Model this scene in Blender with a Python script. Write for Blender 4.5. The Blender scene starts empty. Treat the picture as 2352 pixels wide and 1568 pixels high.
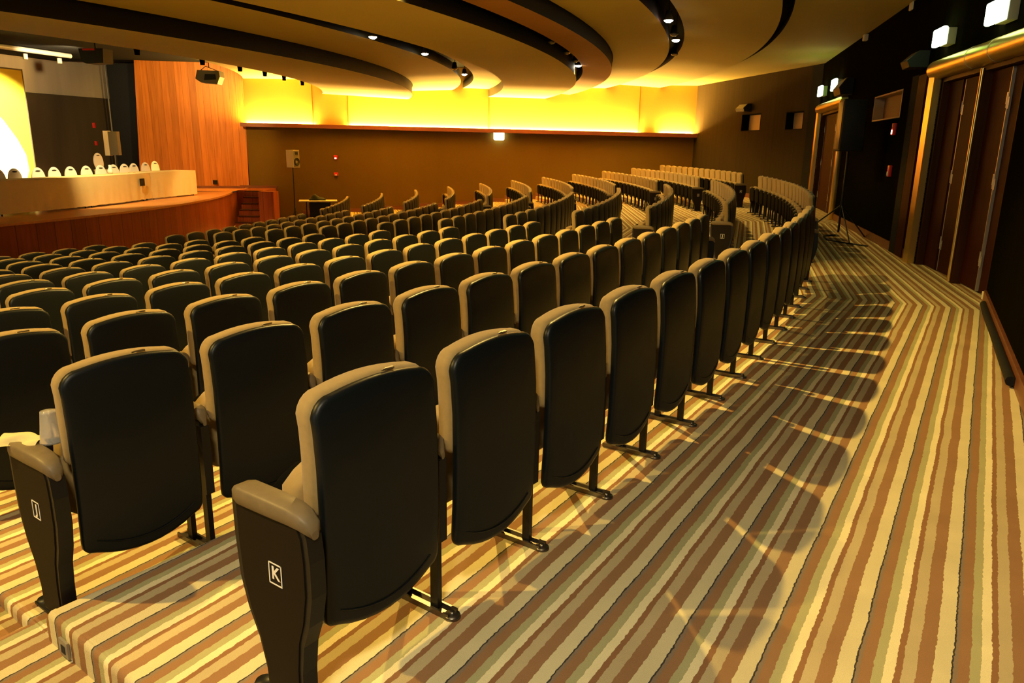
import bpy, bmesh, math, random
from math import sin, cos, pi, sqrt, asin, atan2, hypot
from mathutils import Vector, Matrix
random.seed(7)
S = bpy.context.scene
COL = S.collection

# ------------------------------------------------------------------ place
CX, CY = -28.2914, 22.2534            # centre of the seating arcs and the stage edge
KX, KY = -28.3, 23.5                  # centre of the ceiling sails
CAMZ, PITCH, ROLL, FPX = 1.5318, 0.255167, 0.0153535, 1724.458
def Rr(r): return 34.52795 - 1.127724*r - 0.0027666*r*r      # rear foot radius of row r (0 = row K)
def Zr(r): return -0.11735*r
def pol(R, th, z=0.0): return Vector((CX + R*cos(th), CY + R*sin(th), z))
def kpol(R, th, z=0.0): return Vector((KX + R*cos(th), KY + R*sin(th), z))
ROWS = 'KJIHGFEDCBA'
THL = -0.643                          # near end of the seat platforms
V0, V1, V2, V3 = Vector((0.3, -1.03)), Vector((4.99, 7.8)), Vector((8.2825, 21.4073)), Vector((6.78, 29.5))
WY = 29.5

# ------------------------------------------------------------------ materials
def new_mat(name):
    m = bpy.data.materials.new(name); m.use_nodes = True
    nt = m.node_tree; b = nt.nodes['Principled BSDF']
    return m, nt, b
def mat(name, col, rough=.6, metal=0.0, spec=.5, noise=0.0, nscale=20.0, bump=0.0, bscale=200.0, coat=0.0, sheen=0.0):
    m, nt, b = new_mat(name); N = nt.nodes; L = nt.links
    b.inputs['Base Color'].default_value = (*col, 1)
    b.inputs['Roughness'].default_value = rough; b.inputs['Metallic'].default_value = metal
    b.inputs['Specular IOR Level'].default_value = spec
    b.inputs['Coat Weight'].default_value = coat
    b.inputs['Sheen Weight'].default_value = sheen
    if noise or bump:
        tc = N.new('ShaderNodeTexCoord')
    if noise:
        n = N.new('ShaderNodeTexNoise'); n.inputs['Scale'].default_value = nscale; n.inputs['Detail'].default_value = 4
        L.new(tc.outputs['Object'], n.inputs['Vector'])
        r = N.new('ShaderNodeMixRGB'); r.blend_type = 'MIX'
        r.inputs[1].default_value = (*[c*(1-noise) for c in col], 1); r.inputs[2].default_value = (*[min(1, c*(1+noise)) for c in col], 1)
        L.new(n.outputs['Fac'], r.inputs[0]); L.new(r.outputs[0], b.inputs['Base Color'])
    if bump:
        n2 = N.new('ShaderNodeTexNoise'); n2.inputs['Scale'].default_value = bscale; n2.inputs['Detail'].default_value = 3
        L.new(tc.outputs['Object'], n2.inputs['Vector'])
        bp = N.new('ShaderNodeBump'); bp.inputs['Strength'].default_value = bump; bp.inputs['Distance'].default_value = .002
        L.new(n2.outputs['Fac'], bp.inputs['Height']); L.new(bp.outputs[0], b.inputs['Normal'])
    return m
def emis(name, col, strength, base=(.02, .02, .02)):
    m, nt, b = new_mat(name)
    b.inputs['Base Color'].default_value = (*base, 1)
    b.inputs['Emission Color'].default_value = (*col, 1); b.inputs['Emission Strength'].default_value = strength
    return m
def wood(name, c1, c2, rough=.4, plank=.0, axis='Z', scale=1.0, spec=.25):
    """grain along an axis; plank > 0 adds board joints every `plank` metres along the wall (uses x+y)"""
    m, nt, b = new_mat(name); N = nt.nodes; L = nt.links
    g = N.new('ShaderNodeNewGeometry'); mp = N.new('ShaderNodeMapping')
    sc = {'Z': (9, 9, .5), 'X': (.5, 9, 9)}[axis]
    mp.inputs['Scale'].default_value = [s*scale for s in sc]
    L.new(g.outputs['Position'], mp.inputs['Vector'])
    n = N.new('ShaderNodeTexNoise'); n.inputs['Scale'].default_value = 1.5; n.inputs['Detail'].default_value = 6; n.inputs['Distortion'].default_value = .6
    L.new(mp.outputs[0], n.inputs['Vector'])
    cr = N.new('ShaderNodeValToRGB'); cr.color_ramp.elements[0].position = .3; cr.color_ramp.elements[1].position = .7
    cr.color_ramp.elements[0].color = (*c1, 1); cr.color_ramp.elements[1].color = (*c2, 1)
    L.new(n.outputs['Fac'], cr.inputs[0])
    out = cr.outputs[0]
    if plank:
        sp = N.new('ShaderNodeSeparateXYZ'); L.new(g.outputs['Position'], sp.inputs[0])
        a = N.new('ShaderNodeMath'); a.operation = 'SUBTRACT'; L.new(sp.outputs['Y'], a.inputs[0]); L.new(sp.outputs['X'], a.inputs[1])
        d = N.new('ShaderNodeMath'); d.operation = 'DIVIDE'; L.new(a.outputs[0], d.inputs[0]); d.inputs[1].default_value = plank
        f = N.new('ShaderNodeMath'); f.operation = 'FRACT'; L.new(d.outputs[0], f.inputs[0])
        w = N.new('ShaderNodeMath'); w.operation = 'LESS_THAN'; L.new(f.outputs[0], w.inputs[0]); w.inputs[1].default_value = .035
        fl = N.new('ShaderNodeMath'); fl.operation = 'FLOOR'; L.new(d.outputs[0], fl.inputs[0])
        wn = N.new('ShaderNodeTexWhiteNoise'); wn.noise_dimensions = '1D'; L.new(fl.outputs[0], wn.inputs['W'])
        mr = N.new('ShaderNodeMapRange'); L.new(wn.outputs['Value'], mr.inputs[0]); mr.inputs[3].default_value = .82; mr.inputs[4].default_value = 1.1
        mu = N.new('ShaderNodeMixRGB'); mu.blend_type = 'MULTIPLY'; mu.inputs[0].default_value = 1
        L.new(out, mu.inputs[1]); L.new(mr.outputs[0], mu.inputs[2])
        mx = N.new('ShaderNodeMixRGB'); L.new(w.outputs[0], mx.inputs[0]); L.new(mu.outputs[0], mx.inputs[1]); mx.inputs[2].default_value = (*[c*.45 for c in c1], 1)
        out = mx.outputs[0]
    L.new(out, b.inputs['Base Color']); b.inputs['Roughness'].default_value = rough; b.inputs['Specular IOR Level'].default_value = spec
    return m

def carpet_material():
    """stripes laid in straight facets that follow the curve of the hall"""
    m, nt, b = new_mat('striped_carpet'); N = nt.nodes; L = nt.links
    def M(op, a, b_=None, c=None):
        n = N.new('ShaderNodeMath'); n.operation = op
        for i, v in enumerate((a, b_, c)):
            if v is None: continue
            if isinstance(v, (int, float)): n.inputs[i].default_value = v
            else: L.new(v, n.inputs[i])
        return n.outputs[0]
    g = N.new('ShaderNodeNewGeometry'); sp = N.new('ShaderNodeSeparateXYZ'); L.new(g.outputs['Position'], sp.inputs[0])
    dx = M('SUBTRACT', sp.outputs['X'], CX); dy = M('SUBTRACT', sp.outputs['Y'], CY)
    R = M('SQRT', M('ADD', M('MULTIPLY', dx, dx), M('MULTIPLY', dy, dy)))
    th = M('ARCTAN2', dy, dx)
    W = .257; SEAM = -.423
    k = M('FLOOR', M('DIVIDE', M('SUBTRACT', th, SEAM), W))
    mid = M('ADD', M('MULTIPLY', k, W), SEAM + W/2)
    s = M('MULTIPLY', R, M('COSINE', M('SUBTRACT', th, mid)))
    wob = N.new('ShaderNodeTexNoise'); wob.inputs['Scale'].default_value = 3.0; wob.inputs['Detail'].default_value = 2
    L.new(g.outputs['Position'], wob.inputs['Vector'])
    s = M('ADD', s, M('MULTIPLY', M('SUBTRACT', wob.outputs['Fac'], .5), .016))
    fine = N.new('ShaderNodeTexNoise'); fine.inputs['Scale'].default_value = 45.0; fine.inputs['Detail'].default_value = 2
    L.new(g.outputs['Position'], fine.inputs['Vector'])
    s = M('ADD', s, M('MULTIPLY', M('SUBTRACT', fine.outputs['Fac'], .5), .011))
    fr = M('FRACT', M('DIVIDE', M('SUBTRACT', s, 35.378), .2535))
    cr = N.new('ShaderNodeValToRGB'); cr.color_ramp.interpolation = 'CONSTANT'
    brown = (.325, .175, .080); grey = (.26, .19, .12); olive = (.44, .41, .20); bright = (.84, .74, .42)
    thin = (.30, .15, .065); tan = (.53, .425, .23); cream = (.69, .60, .34); black = (.055, .05, .045)
    stops = [(0, grey), (.04, brown), (.17, olive), (.285, bright), (.395, thin), (.47, tan), (.62, brown), (.79, cream), (.979, black)]
    e = cr.color_ramp.elements
    e[0].position = 0; e[0].color = (*grey, 1); e[1].position = .04; e[1].color = (*brown, 1)
    for p, c in stops[2:]:
        q = e.new(p); q.color = (*c, 1)
    L.new(fr, cr.inputs[0])
    pile = N.new('ShaderNodeTexNoise'); pile.inputs['Scale'].default_value = 350.0; pile.inputs['Detail'].default_value = 3
    L.new(g.outputs['Position'], pile.inputs['Vector'])
    big = N.new('ShaderNodeTexNoise'); big.inputs['Scale'].default_value = 4.0; big.inputs['Detail'].default_value = 5
    L.new(g.outputs['Position'], big.inputs['Vector'])
    v = M('ADD', M('MULTIPLY', pile.outputs['Fac'], .45), M('MULTIPLY', big.outputs['Fac'], .35)); v = M('ADD', v, .6)
    mu = N.new('ShaderNodeMixRGB'); mu.blend_type = 'MULTIPLY'; mu.inputs[0].default_value = 1
    L.new(cr.outputs[0], mu.inputs[1]); L.new(v, mu.inputs[2]); L.new(mu.outputs[0], b.inputs['Base Color'])
    b.inputs['Roughness'].default_value = .95; b.inputs['Specular IOR Level'].default_value = .1
    b.inputs['Sheen Weight'].default_value = .0
    bp = N.new('ShaderNodeBump'); bp.inputs['Strength'].default_value = .5; bp.inputs['Distance'].default_value = .004
    L.new(pile.outputs['Fac'], bp.inputs['Height']); L.new(bp.outputs[0], b.inputs['Normal'])
    return m

def slatwall_material(name, c, period=.14, depth=.35, rough=.7):
    """dark wall board with vertical joints"""
    m, nt, b = new_mat(name); N = nt.nodes; L = nt.links
    g = N.new('ShaderNodeNewGeometry'); mp = N.new('ShaderNodeMapping'); mp.inputs['Scale'].default_value = (1/period, 1/period, .15)
    L.new(g.outputs['Position'], mp.inputs['Vector'])
    n = N.new('ShaderNodeTexNoise'); n.inputs['Scale'].default_value = 1.0; n.inputs['Detail'].default_value = 4
    L.new(mp.outputs[0], n.inputs['Vector'])
    r = N.new('ShaderNodeMixRGB'); r.inputs[1].default_value = (*[x*(1-depth) for x in c], 1); r.inputs[2].default_value = (*[x*(1+depth) for x in c], 1)
    L.new(n.outputs['Fac'], r.inputs[0]); L.new(r.outputs[0], b.inputs['Base Color'])
    b.inputs['Roughness'].default_value = rough; b.inputs['Specular IOR Level'].default_value = 0
    return m

M_carpet = carpet_material()
M_shell = mat('black_plastic', (.0048, .0068, .0080), .40, spec=.26, bump=.12, bscale=700)
M_pan = mat('black_seat_pan', (.003, .003, .003), .85, spec=.03)
M_fab = mat('khaki_fabric', (.34, .235, .09), .9, spec=.15, noise=.12, nscale=60, bump=.35, bscale=900, sheen=.15)
M_arm = mat('brown_vinyl_armrest', (.17, .125, .065), .5, spec=.35, noise=.15, nscale=40)
M_metal_blk = mat('black_steel', (.006, .006, .006), .45, spec=.35)
M_chan = mat('steel_floor_channel', (.16, .14, .11), .35, metal=.9)
M_side = mat('dark_brown_leatherette', (.011, .0075, .0035), .6, spec=.12, noise=.2, nscale=30)
M_white = mat('white_marking', (.85, .83, .78), .5)
M_chrome = mat('brushed_steel', (.55, .53, .5), .3, metal=1)
M_ceil = mat('ceiling_plaster', (.50, .39, .11), .8, spec=.2, noise=.04, nscale=2)
M_brown_strip = mat('ceiling_brown_plaster', (.36, .17, .04), .8, spec=.2, noise=.05, nscale=2)
M_fascia = mat('dark_ceiling_fascia', (.02, .018, .009), .7, spec=.2)
M_plenum = mat('black_plenum', (.012, .012, .01), .9, spec=.1)
M_redslot = mat('dark_red_slot_lining', (.07, .025, .018), .8, spec=.1)
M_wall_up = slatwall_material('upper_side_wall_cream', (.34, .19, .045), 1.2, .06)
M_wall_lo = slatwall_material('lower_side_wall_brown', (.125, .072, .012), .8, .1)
M_wall_dark = slatwall_material('dark_wall_panelling', (.006, .005, .002), .12, .45)
M_wall_gray = slatwall_material('grey_slatted_wall', (.040, .029, .014), .12, .25)
M_ledge = mat('dark_red_wood_ledge', (.16, .04, .018), .45)
M_base = wood('reddish_baseboard', (.13, .045, .02), (.20, .07, .03), .35, axis='X')
M_splay = wood('orange_wood_panelling', (.40, .125, .018), (.57, .195, .032), .4, plank=.19)
M_stagefront = wood('stage_front_wood', (.24, .055, .012), (.34, .08, .018), .35, plank=.3)
M_stagefloor = wood('stage_floor_wood', (.55, .22, .055), (.70, .30, .085), .35, axis='X')
M_door = wood('dark_red_door_wood', (.030, .006, .002), (.045, .009, .003), .6, spec=.04)
M_doorframe = wood('brown_door_frame_wood', (.04, .014, .005), (.06, .021, .008), .5, spec=.06)
M_brass = mat('brass_cladding', (.88, .64, .20), .32, metal=1)
M_hinge = mat('worn_steel_hinge', (.6, .55, .42), .4, metal=.8)
M_cloth = mat('cream_table_linen', (.78, .62, .28), .85, spec=.15, noise=.05, nscale=5)
M_chaircov = mat('white_chair_cover', (.86, .80, .66), .8, spec=.2)
M_hole = mat('black_opening', (.01, .01, .01), .9)
M_banner = mat('yellow_stage_banner', (.90, .72, .06), .6, spec=.3)
M_bannerlow = mat('pale_banner_glare', (.92, .90, .72), .6, spec=.3)  # overexposed banner cloth, glare painted into the colour
M_bgray = slatwall_material('backstage_grey_wall', (.36, .29, .18), .5, .25)
M_bdark = slatwall_material('backstage_dark_board', (.06, .043, .022), .5, .3)
M_beige = mat('beige_plastic', (.62, .53, .33), .5)
M_blackbox = mat('black_cabinet', (.007, .007, .006), .6, spec=.25)
M_greybox = mat('grey_cabinet', (.12, .105, .075), .5)
M_red = mat('red_plastic', (.65, .02, .015), .4)
M_redlit = emis('red_lamp', (1, .25, .18), 6, (.6, .05, .05))
M_exit = emis('exit_sign_light', (.82, 1.0, .66), 7)
M_exit_far = emis('exit_sign_light_far', (1.0, 1.0, .72), 14)
M_exitbox = mat('sign_housing', (.50, .52, .36), .6)
M_lamp = emis('spot_lamp_face', (1.0, .86, .62), 60)
M_lampoff = mat('spot_lamp_off', (.25, .22, .18), .25, metal=.6)
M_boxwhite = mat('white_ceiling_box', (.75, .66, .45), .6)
M_reveal = mat('cream_window_reveal', (.60, .42, .22), .7)
M_tabletop = mat('pale_folding_tabletop', (.85, .78, .50), .5)
M_paper = mat('yellowish_napkin', (.66, .56, .26), .85, noise=.1, nscale=30)
M_plate = mat('floor_outlet_plate', (.30, .27, .22), .45, metal=.3)
def clear_plastic():
    m, nt, b = new_mat('clear_plastic'); b.inputs['Base Color'].default_value = (.95, .93, .88, 1)
    b.inputs['Roughness'].default_value = .12; b.inputs['Transmission Weight'].default_value = .75; b.inputs['IOR'].default_value = 1.3
    return m
M_cup = clear_plastic()

# ------------------------------------------------------------------ mesh helper
class MB:
    def __init__(s): s.v = []; s.f = []; s.sm = []
    def add(s, vs, fs, smooth=False):
        o = len(s.v); s.v += [tuple(v) for v in vs]; s.f += [tuple(i+o for i in f) for f in fs]; s.sm += [smooth]*len(fs); return s
    def box(s, x0, x1, y0, y1, z0, z1, M=None):
        vs = [Vector((x, y, z)) for z in (z0, z1) for y in (y0, y1) for x in (x0, x1)]
        if M is not None: vs = [M @ v for v in vs]
        return s.add(vs, [(0, 2, 3, 1), (4, 5, 7, 6), (0, 1, 5, 4), (2, 6, 7, 3), (0, 4, 6, 2), (1, 3, 7, 5)])
    def rbox(s, x0, x1, y0, y1, z0, z1, r=.01, M=None):
        bm = bmesh.new(); bmesh.ops.create_cube(bm, size=1)
        for v in bm.verts: v.co = Vector(((x0+x1)/2+v.co.x*(x1-x0), (y0+y1)/2+v.co.y*(y1-y0), (z0+z1)/2+v.co.z*(z1-z0)))
        bmesh.ops.bevel(bm, geom=bm.edges[:], offset=r, segments=2, affect='EDGES', profile=.5)
        if M is not None: bm.transform(M)
        bm.verts.index_update(); s.add([v.co.copy() for v in bm.verts], [[v.index for v in f.verts] for f in bm.faces], True); bm.free(); return s
    def prism(s, pts, a, b, ax='x', smooth=False, M=None):
        """pts 2-D outline (CCW) extruded along an axis between a and b; ax x: pts=(y,z); ax z: pts=(x,y); ax y: pts=(x,z)"""
        n = len(pts)
        def P(p, t): return Vector({'x': (t, p[0], p[1]), 'y': (p[0], t, p[1]), 'z': (p[0], p[1], t)}[ax])
        vs = [P(p, a) for p in pts] + [P(p, b) for p in pts]
        if M is not None: vs = [M @ v for v in vs]
        fs = [(i, (i+1) % n, n+(i+1) % n, n+i) for i in range(n)]
        s.add(vs, fs, smooth)
        s.add(vs, [tuple(range(n))[::-1], tuple(range(n, 2*n))], False)
        return s
    def tube(s, pts, r, n=8, cap=True):
        pts = [Vector(p) for p in pts]; vs = []; m = len(pts)
        rs = r if isinstance(r, (list, tuple)) else [r]*m
        for i, p in enumerate(pts):
            t = (pts[min(i+1, m-1)] - pts[max(i-1, 0)]).normalized()
            u = t.orthogonal().normalized() if abs(t.z) > .9 else Vector((0, 0, 1)).cross(t).normalized()
            w = t.cross(u)
            for k in range(n):
                a = 2*pi*k/n; vs.append(p + (u*cos(a) + w*sin(a))*rs[i])
        fs = [(i*n+k, i*n+(k+1) % n, (i+1)*n+(k+1) % n, (i+1)*n+k) for i in range(m-1) for k in range(n)]
        s.add(vs, fs, True)
        if cap: s.add(vs, [tuple(range(n))[::-1], tuple(range((m-1)*n, m*n))], False)
        return s
    def lathe(s, prof, c=(0, 0, 0), n=24, M=None, closed=False):
        vs = [Vector((c[0]+r*cos(2*pi*k/n), c[1]+r*sin(2*pi*k/n), c[2]+z)) for r, z in prof for k in range(n)]
        if M is not None: vs = [M @ v for v in vs]
        m = len(prof)
        return s.add(vs, [(i*n+k, i*n+(k+1) % n, (i+1)*n+(k+1) % n, (i+1)*n+k) for i in range(m-1) for k in range(n)], True)
    def grid(s, fn, nu, nv, smooth=True, flip=False):
        vs = [fn(i/nu, j/nv) for j in range(nv+1) for i in range(nu+1)]
        w = nu+1
        fs = [(j*w+i, j*w+i+1, (j+1)*w+i+1, (j+1)*w+i) for j in range(nv) for i in range(nu)]
        if flip: fs = [f[::-1] for f in fs]
        return s.add(vs, fs, smooth)
    def mesh(s, name, m):
        me = bpy.data.meshes.new(name); me.from_pydata(s.v, [], s.f)
        for p, sm in zip(me.polygons, s.sm): p.use_smooth = sm
        me.materials.append(m); me.validate(); me.update(); return me
    def build(s, name, m, parent=None, loc=None, rz=0.0):
        bm = bmesh.new(); me = s.mesh(name, m); bm.from_mesh(me); bmesh.ops.recalc_face_normals(bm, faces=bm.faces[:]); bm.to_mesh(me); bm.free()
        o = bpy.data.objects.new(name, me); COL.objects.link(o)
        if parent: o.parent = parent
        if loc is not None: o.location = loc
        o.rotation_euler.z = rz
        return o
def tag(o, label, cat, group=None):
    o['label'] = label; o['category'] = cat
    if group: o['group'] = group
    return o
def struct(o): o['kind'] = 'structure'; return o
def empty(name, label, cat, loc, rz=0.0, group=None):
    o = bpy.data.objects.new(name, None); o.empty_display_size = .1; COL.objects.link(o)
    o.location = loc; o.rotation_euler.z = rz
    return tag(o, label, cat, group)
def copy_tree(o, parent=None):
    c = o.copy(); COL.objects.link(c)
    if parent: c.parent = parent
    for ch in o.children: copy_tree(ch, c)
    return c
def text_mesh(txt, size, m, name, parent, M, extrude=.0006, bold=True):
    cu = bpy.data.curves.new('t', 'FONT'); cu.body = txt; cu.size = size; cu.extrude = extrude
    cu.align_x = 'CENTER'; cu.align_y = 'CENTER'; cu.offset = size*.022 if bold else 0
    to = bpy.data.objects.new('t', cu); COL.objects.link(to)
    bpy.context.view_layer.update()
    dg = bpy.context.evaluated_depsgraph_get(); me = bpy.data.meshes.new_from_object(to.evaluated_get(dg))
    bpy.data.objects.remove(to); me.transform(M); me.materials.clear(); me.materials.append(m); me.name = name
    o = bpy.data.objects.new(name, me); COL.objects.link(o); o.parent = parent
    return o

# ------------------------------------------------------------------ floor: stepped platforms of striped carpet
THE = 0.34                                   # beyond the far wall
def nose(r): return Rr(r+1) + .02            # front edge of platform r
def arcs(t0, t1, step=.012):
    n = max(2, int(abs(t1-t0)/step)); return [t0+(t1-t0)*i/n for i in range(n+1)]
def yclip(R, t):                             # keep the floor inside the side wall
    tm = asin(max(-1, min(1, (WY+.05-CY)/R))); return min(t, tm)
def floor_profile():
    """(radius, z) profile outwards with rounded nosings"""
    P = [(17.5, -1.42), (21.4, -1.42), (21.41, -1.30), (22.3, -1.30), (22.31, Zr(10))]
    for r in range(9, -1, -1):
        n, z0, z1 = nose(r), Zr(r+1), Zr(r)
        P += [(n, z0), (n, z1-.025), (n+.007, z1-.009), (n+.022, z1-.001), (n+.04, z1)]
    P += [(36.0, 0), (41.0, 0)]
    return P
PROF = floor_profile()
b = MB(); th = arcs(THL+.014, THE)
vs = []; 
for R, z in PROF:
    tt = arcs(THL+.014, max(THL+.2, yclip(R, THE)))
    # same number of samples on every ring
    t1 = yclip(R, THE); n = 90
    for i in range(n+1): vs.append(pol(R, THL+.0012*0+(t1-THL)*i/n if i else THL, z))
n = 90; w = n+1
b.add(vs, [(j*w+i, (j+1)*w+i, (j+1)*w+i+1, j*w+i+1) for j in range(len(PROF)-1) for i in range(n)], True)
fl = b.build('floor', M_carpet); struct(fl)
# end wall of the platforms (rounded) and the near aisle with its own shallow steps
b = MB()
def aisle_profile():
    P = [(17.5, Zr(10)-.02)]
    st = []
    for r in range(9, 0, -1):
        st += [(nose(r)-.72, Zr(r+1)-.0), (nose(r)-.17, Zr(r+1)+.07)]
    st += [(nose(0)-.72, Zr(1)-.05), (nose(0)-.17, Zr(1)), (34.42, -.058), (34.9, 0.0)]
    z = Zr(10)-.02
    for R, zn in st:
        if zn <= z: continue
        P += [(R, z), (R, zn-.02), (R+.006, zn-.008), (R+.03, zn)]; z = zn
    P.append((41, 0)); return P
AP = aisle_profile()
vs = []; n = 14; w = n+1
for R, z in AP:
    for i in range(n+1): vs.append(pol(R, THL-.0002 + (-.95-THL)*i/n, z-.002))
b.add(vs, [(j*w+i, (j+1)*w+i, (j+1)*w+i+1, j*w+i+1) for j in range(len(AP)-1) for i in range(n)], True)
sk = []                                  # closed edge of the aisle steps against the platforms
for R, z in AP: sk += [pol(R, THL-.0002, z-.002), pol(R, THL-.0002, z-.35)]
b.add(sk, [(2*j, 2*j+2, 2*j+3, 2*j+1) for j in range(len(AP)-1)], False)
struct(b.build('floor', M_carpet))
# platform ends: side faces with rounded top edge facing the near aisle
b = MB()
for r in range(0, 11):
    r0 = nose(r) if r < 10 else 21.0
    r1 = (nose(r-1) if r else 34.6); z1 = Zr(r); z0 = Zr(r)-.3
    def prof(R):
        rr = .022; a = .001
        pts = [(0.028, z1), (0.012, z1-.001), (.003, z1-.008), (0.0, z1-.025), (0.0, z0)]
        return [pol(R, THL+p[0]/R - .0004, p[1]+.0006) for p in pts]
    rows_ = [r0, r0+.02, r0+.3, (r0+r1)/2, r1]
    vs = []
    for q, R in enumerate(rows_):
        p = prof(R)
        if q == 0: p = [v + Vector((0, 0, -.02*(1 if k < 4 else 0))) for k, v in enumerate(p)]
        vs += p
    b.add(vs, [(i*5+k, i*5+k+1, (i+1)*5+k+1, (i+1)*5+k) for i in range(len(rows_)-1) for k in range(4)], True)
struct(b.build('floor', M_carpet))

# ------------------------------------------------------------------ walls
def wall(name, A, B, z0, z1, m, t=.12, holes=()):
    """vertical wall from A to B; t is thickness away from the room (left normal flipped by sign of t)"""
    A = Vector((A[0], A[1])); B = Vector((B[0], B[1])); u = (B-A).normalized(); L = (B-A).length; nrm = Vector((-u.y, u.x))
    bb = MB()
    xs = sorted({0, L, *[h[0] for h in holes], *[h[1] for h in holes]}); zs = sorted({z0, z1, *[h[2] for h in holes], *[h[3] for h in holes]})
    def P(s, d, z): q = A + u*s - nrm*d; return Vector((q.x, q.y, z))
    for i in range(len(xs)-1):
        for j in range(len(zs)-1):
            cx_, cz_ = (xs[i]+xs[i+1])/2, (zs[j]+zs[j+1])/2
            if any(h[0] < cx_ < h[1] and h[2] < cz_ < h[3] for h in holes): continue
            q = [P(xs[i], 0, zs[j]), P(xs[i+1], 0, zs[j]), P(xs[i+1], 0, zs[j+1]), P(xs[i], 0, zs[j+1])]
            q2 = [P(xs[i], t, zs[j]), P(xs[i+1], t, zs[j]), P(xs[i+1], t, zs[j+1]), P(xs[i], t, zs[j+1])]
            bb.add(q+q2, [(0, 1, 2, 3), (7, 6, 5, 4), (0, 4, 5, 1), (3, 2, 6, 7), (0, 3, 7, 4), (1, 5, 6, 2)])
    o = bb.build(name, m); struct(o); return o, P
# facet frames: F(s, d, z): s metres along the facet, d metres into the room (towards the seats)
def facet(A, B):
    A = Vector(A); B = Vector(B); u = (B-A).normalized(); nr = Vector((-u.y, u.x))
    def F(s, d, z): q = A + u*s + nr*d; return Vector((q.x, q.y, z))
    ang = atan2(u.y, u.x)
    MX = Matrix.Translation((A.x, A.y, 0)) @ Matrix.Rotation(ang, 4, 'Z')   # local x along the wall, local y into the room
    return F, MX, (B-A).length, ang
F2, MX2, L2, A2 = facet(V1, V2)
F3, MX3, L3, A3 = facet(V2, V3)
DN = (.02, 2.86); DFR = (9.98, 13.6)       # near and far door openings along facet 2
DH = 2.5
wall('wall_right', V1, V2, -.2, 4.3, M_wall_dark, .45,
     holes=[(DN[0], DN[1], -.2, DH), (DFR[0], DFR[1], -.2, DH), (4.87, 6.94, 2.06, 2.49)])
wall('wall_back', V2, V3, -.2, 4.3, M_wall_gray, .45, holes=[(3.22, 4.49, 2.10, 2.63), (.77, 1.71, 2.10, 2.60)])
wall('wall_near', V0, V1, -.2, 4.3, M_wall_dark, .45)
wall('wall_near', (-5.95, -7.5), V0, -.2, 4.3, M_wall_dark, .45)
wall('wall_left', (-20.5, 5.5), (-5.95, -7.5), -2, 4.6, M_wall_lo, .3)
# far side wall: brown below the ledge, cream above; the ledge falls slightly towards the back of the hall
def zled(x): return 2.215 + (2.06-2.215)*(x+10.25)/(6.85+10.25)
b = MB(); xs = [-10.3+i*(6.95+10.3)/24 for i in range(25)]
for i in range(24):
    b.add([Vector((xs[i], WY, -1.6)), Vector((xs[i+1], WY, -1.6)), Vector((xs[i+1], WY, zled(xs[i+1])-.1)), Vector((xs[i], WY, zled(xs[i])-.1))], [(0, 1, 2, 3)])
b.box(-10.3, 7.2, WY+.01, WY+.2, -1.6, 4.6)
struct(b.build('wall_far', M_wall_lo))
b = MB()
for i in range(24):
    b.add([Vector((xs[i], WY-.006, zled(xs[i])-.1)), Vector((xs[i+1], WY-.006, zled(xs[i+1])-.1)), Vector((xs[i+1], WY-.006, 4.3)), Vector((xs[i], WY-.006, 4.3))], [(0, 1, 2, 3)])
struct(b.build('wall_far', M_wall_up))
# ledge: a trough with a dark red fascia that hides the cove lamps
b = MB()
for i in range(24):
    z0, z1 = zled(xs[i]), zled(xs[i+1])
    prof = lambda x, z: [Vector((x, WY, z-.14)), Vector((x, WY-.30, z-.14)), Vector((x, WY-.30, z)), Vector((x, WY-.275, z)), Vector((x, WY-.275, z-.10)), Vector((x, WY, z-.10))]
    a_, c_ = prof(xs[i], z0), prof(xs[i+1], z1)
    b.add(a_+c_, [(k, k+1, 6+k+1, 6+k) for k in range(5)])
struct(b.build('trim_1', M_ledge))
# vertical joints of the cream wall boards
b = MB()
for x in (-7.63, -6.3, -1.0, 4.65): b.box(x-.012, x+.012, WY-.02, WY-.004, zled(x), 3.9)
struct(b.build('trim_2', M_wall_lo))
# baseboards
b = MB(); 
for r in range(0, 12):
    ra, rb = (nose(r) if r < 10 else 20), (nose(r-1) if r else 40)
    if r == 11: continue
    xa = CX+sqrt(ra**2-(WY-CY)**2); xb = min(6.75, CX+sqrt(rb**2-(WY-CY)**2))
    if r == 10: xa = -8.2
    b.box(xa, xb, WY-.025, WY, Zr(r), Zr(r)+.14)
struct(b.build('baseboard_far', M_base))
b = MB(); b.box(3.0, DFR[0]-.02, 0, .02, 0, .14, MX2); b.box(DFR[1]+.1, L2, 0, .02, 0, .14, MX2)
struct(b.build('baseboard_right', M_base))
b = MB(); b.box(0, L3, 0, .02, 0, .14, MX3); struct(b.build('baseboard_back', M_base))
FN, MXN, LN, AN = facet(V0, V1)
b = MB(); b.box(0, LN+.0, 0, .025, 0, .13, MXN); struct(b.build('baseboard_near', M_base))
# ------------------------------------------------------------------ right-hand wall: windows
def booth_window(n, MX, s0, s1, z0, z1, depth, mj, mbk, lab):
    bb = MB()
    bb.box(s0-.004, s0+.02, -depth, .004, z0, z1, MX); bb.box(s1-.02, s1+.004, -depth, .004, z0, z1, MX)
    bb.box(s0, s1, -depth, .002, z0-.004, z0+.02, MX); bb.box(s0, s1, -depth, .002, z1-.02, z1+.004, MX)
    w_ = bb.build('window_%d' % n, mj); struct(w_)
    g_ = MB().box(s0, s1, -depth-.01, -depth, z0, z1, MX).build('pane', mbk, w_)
    g_['label'] = lab
    # the dark projection room behind the pane
    q = MB(); q.box(s0-.5, s1+.5, -2.2, -.46, z0-.8, z1+.6, MX)
    return w_
def glass():
    m, nt, b_ = new_mat('dark_booth_glass'); b_.inputs['Base Color'].default_value = (.02, .02, .02, 1); b_.inputs['Roughness'].default_value = .06
    return m
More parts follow.
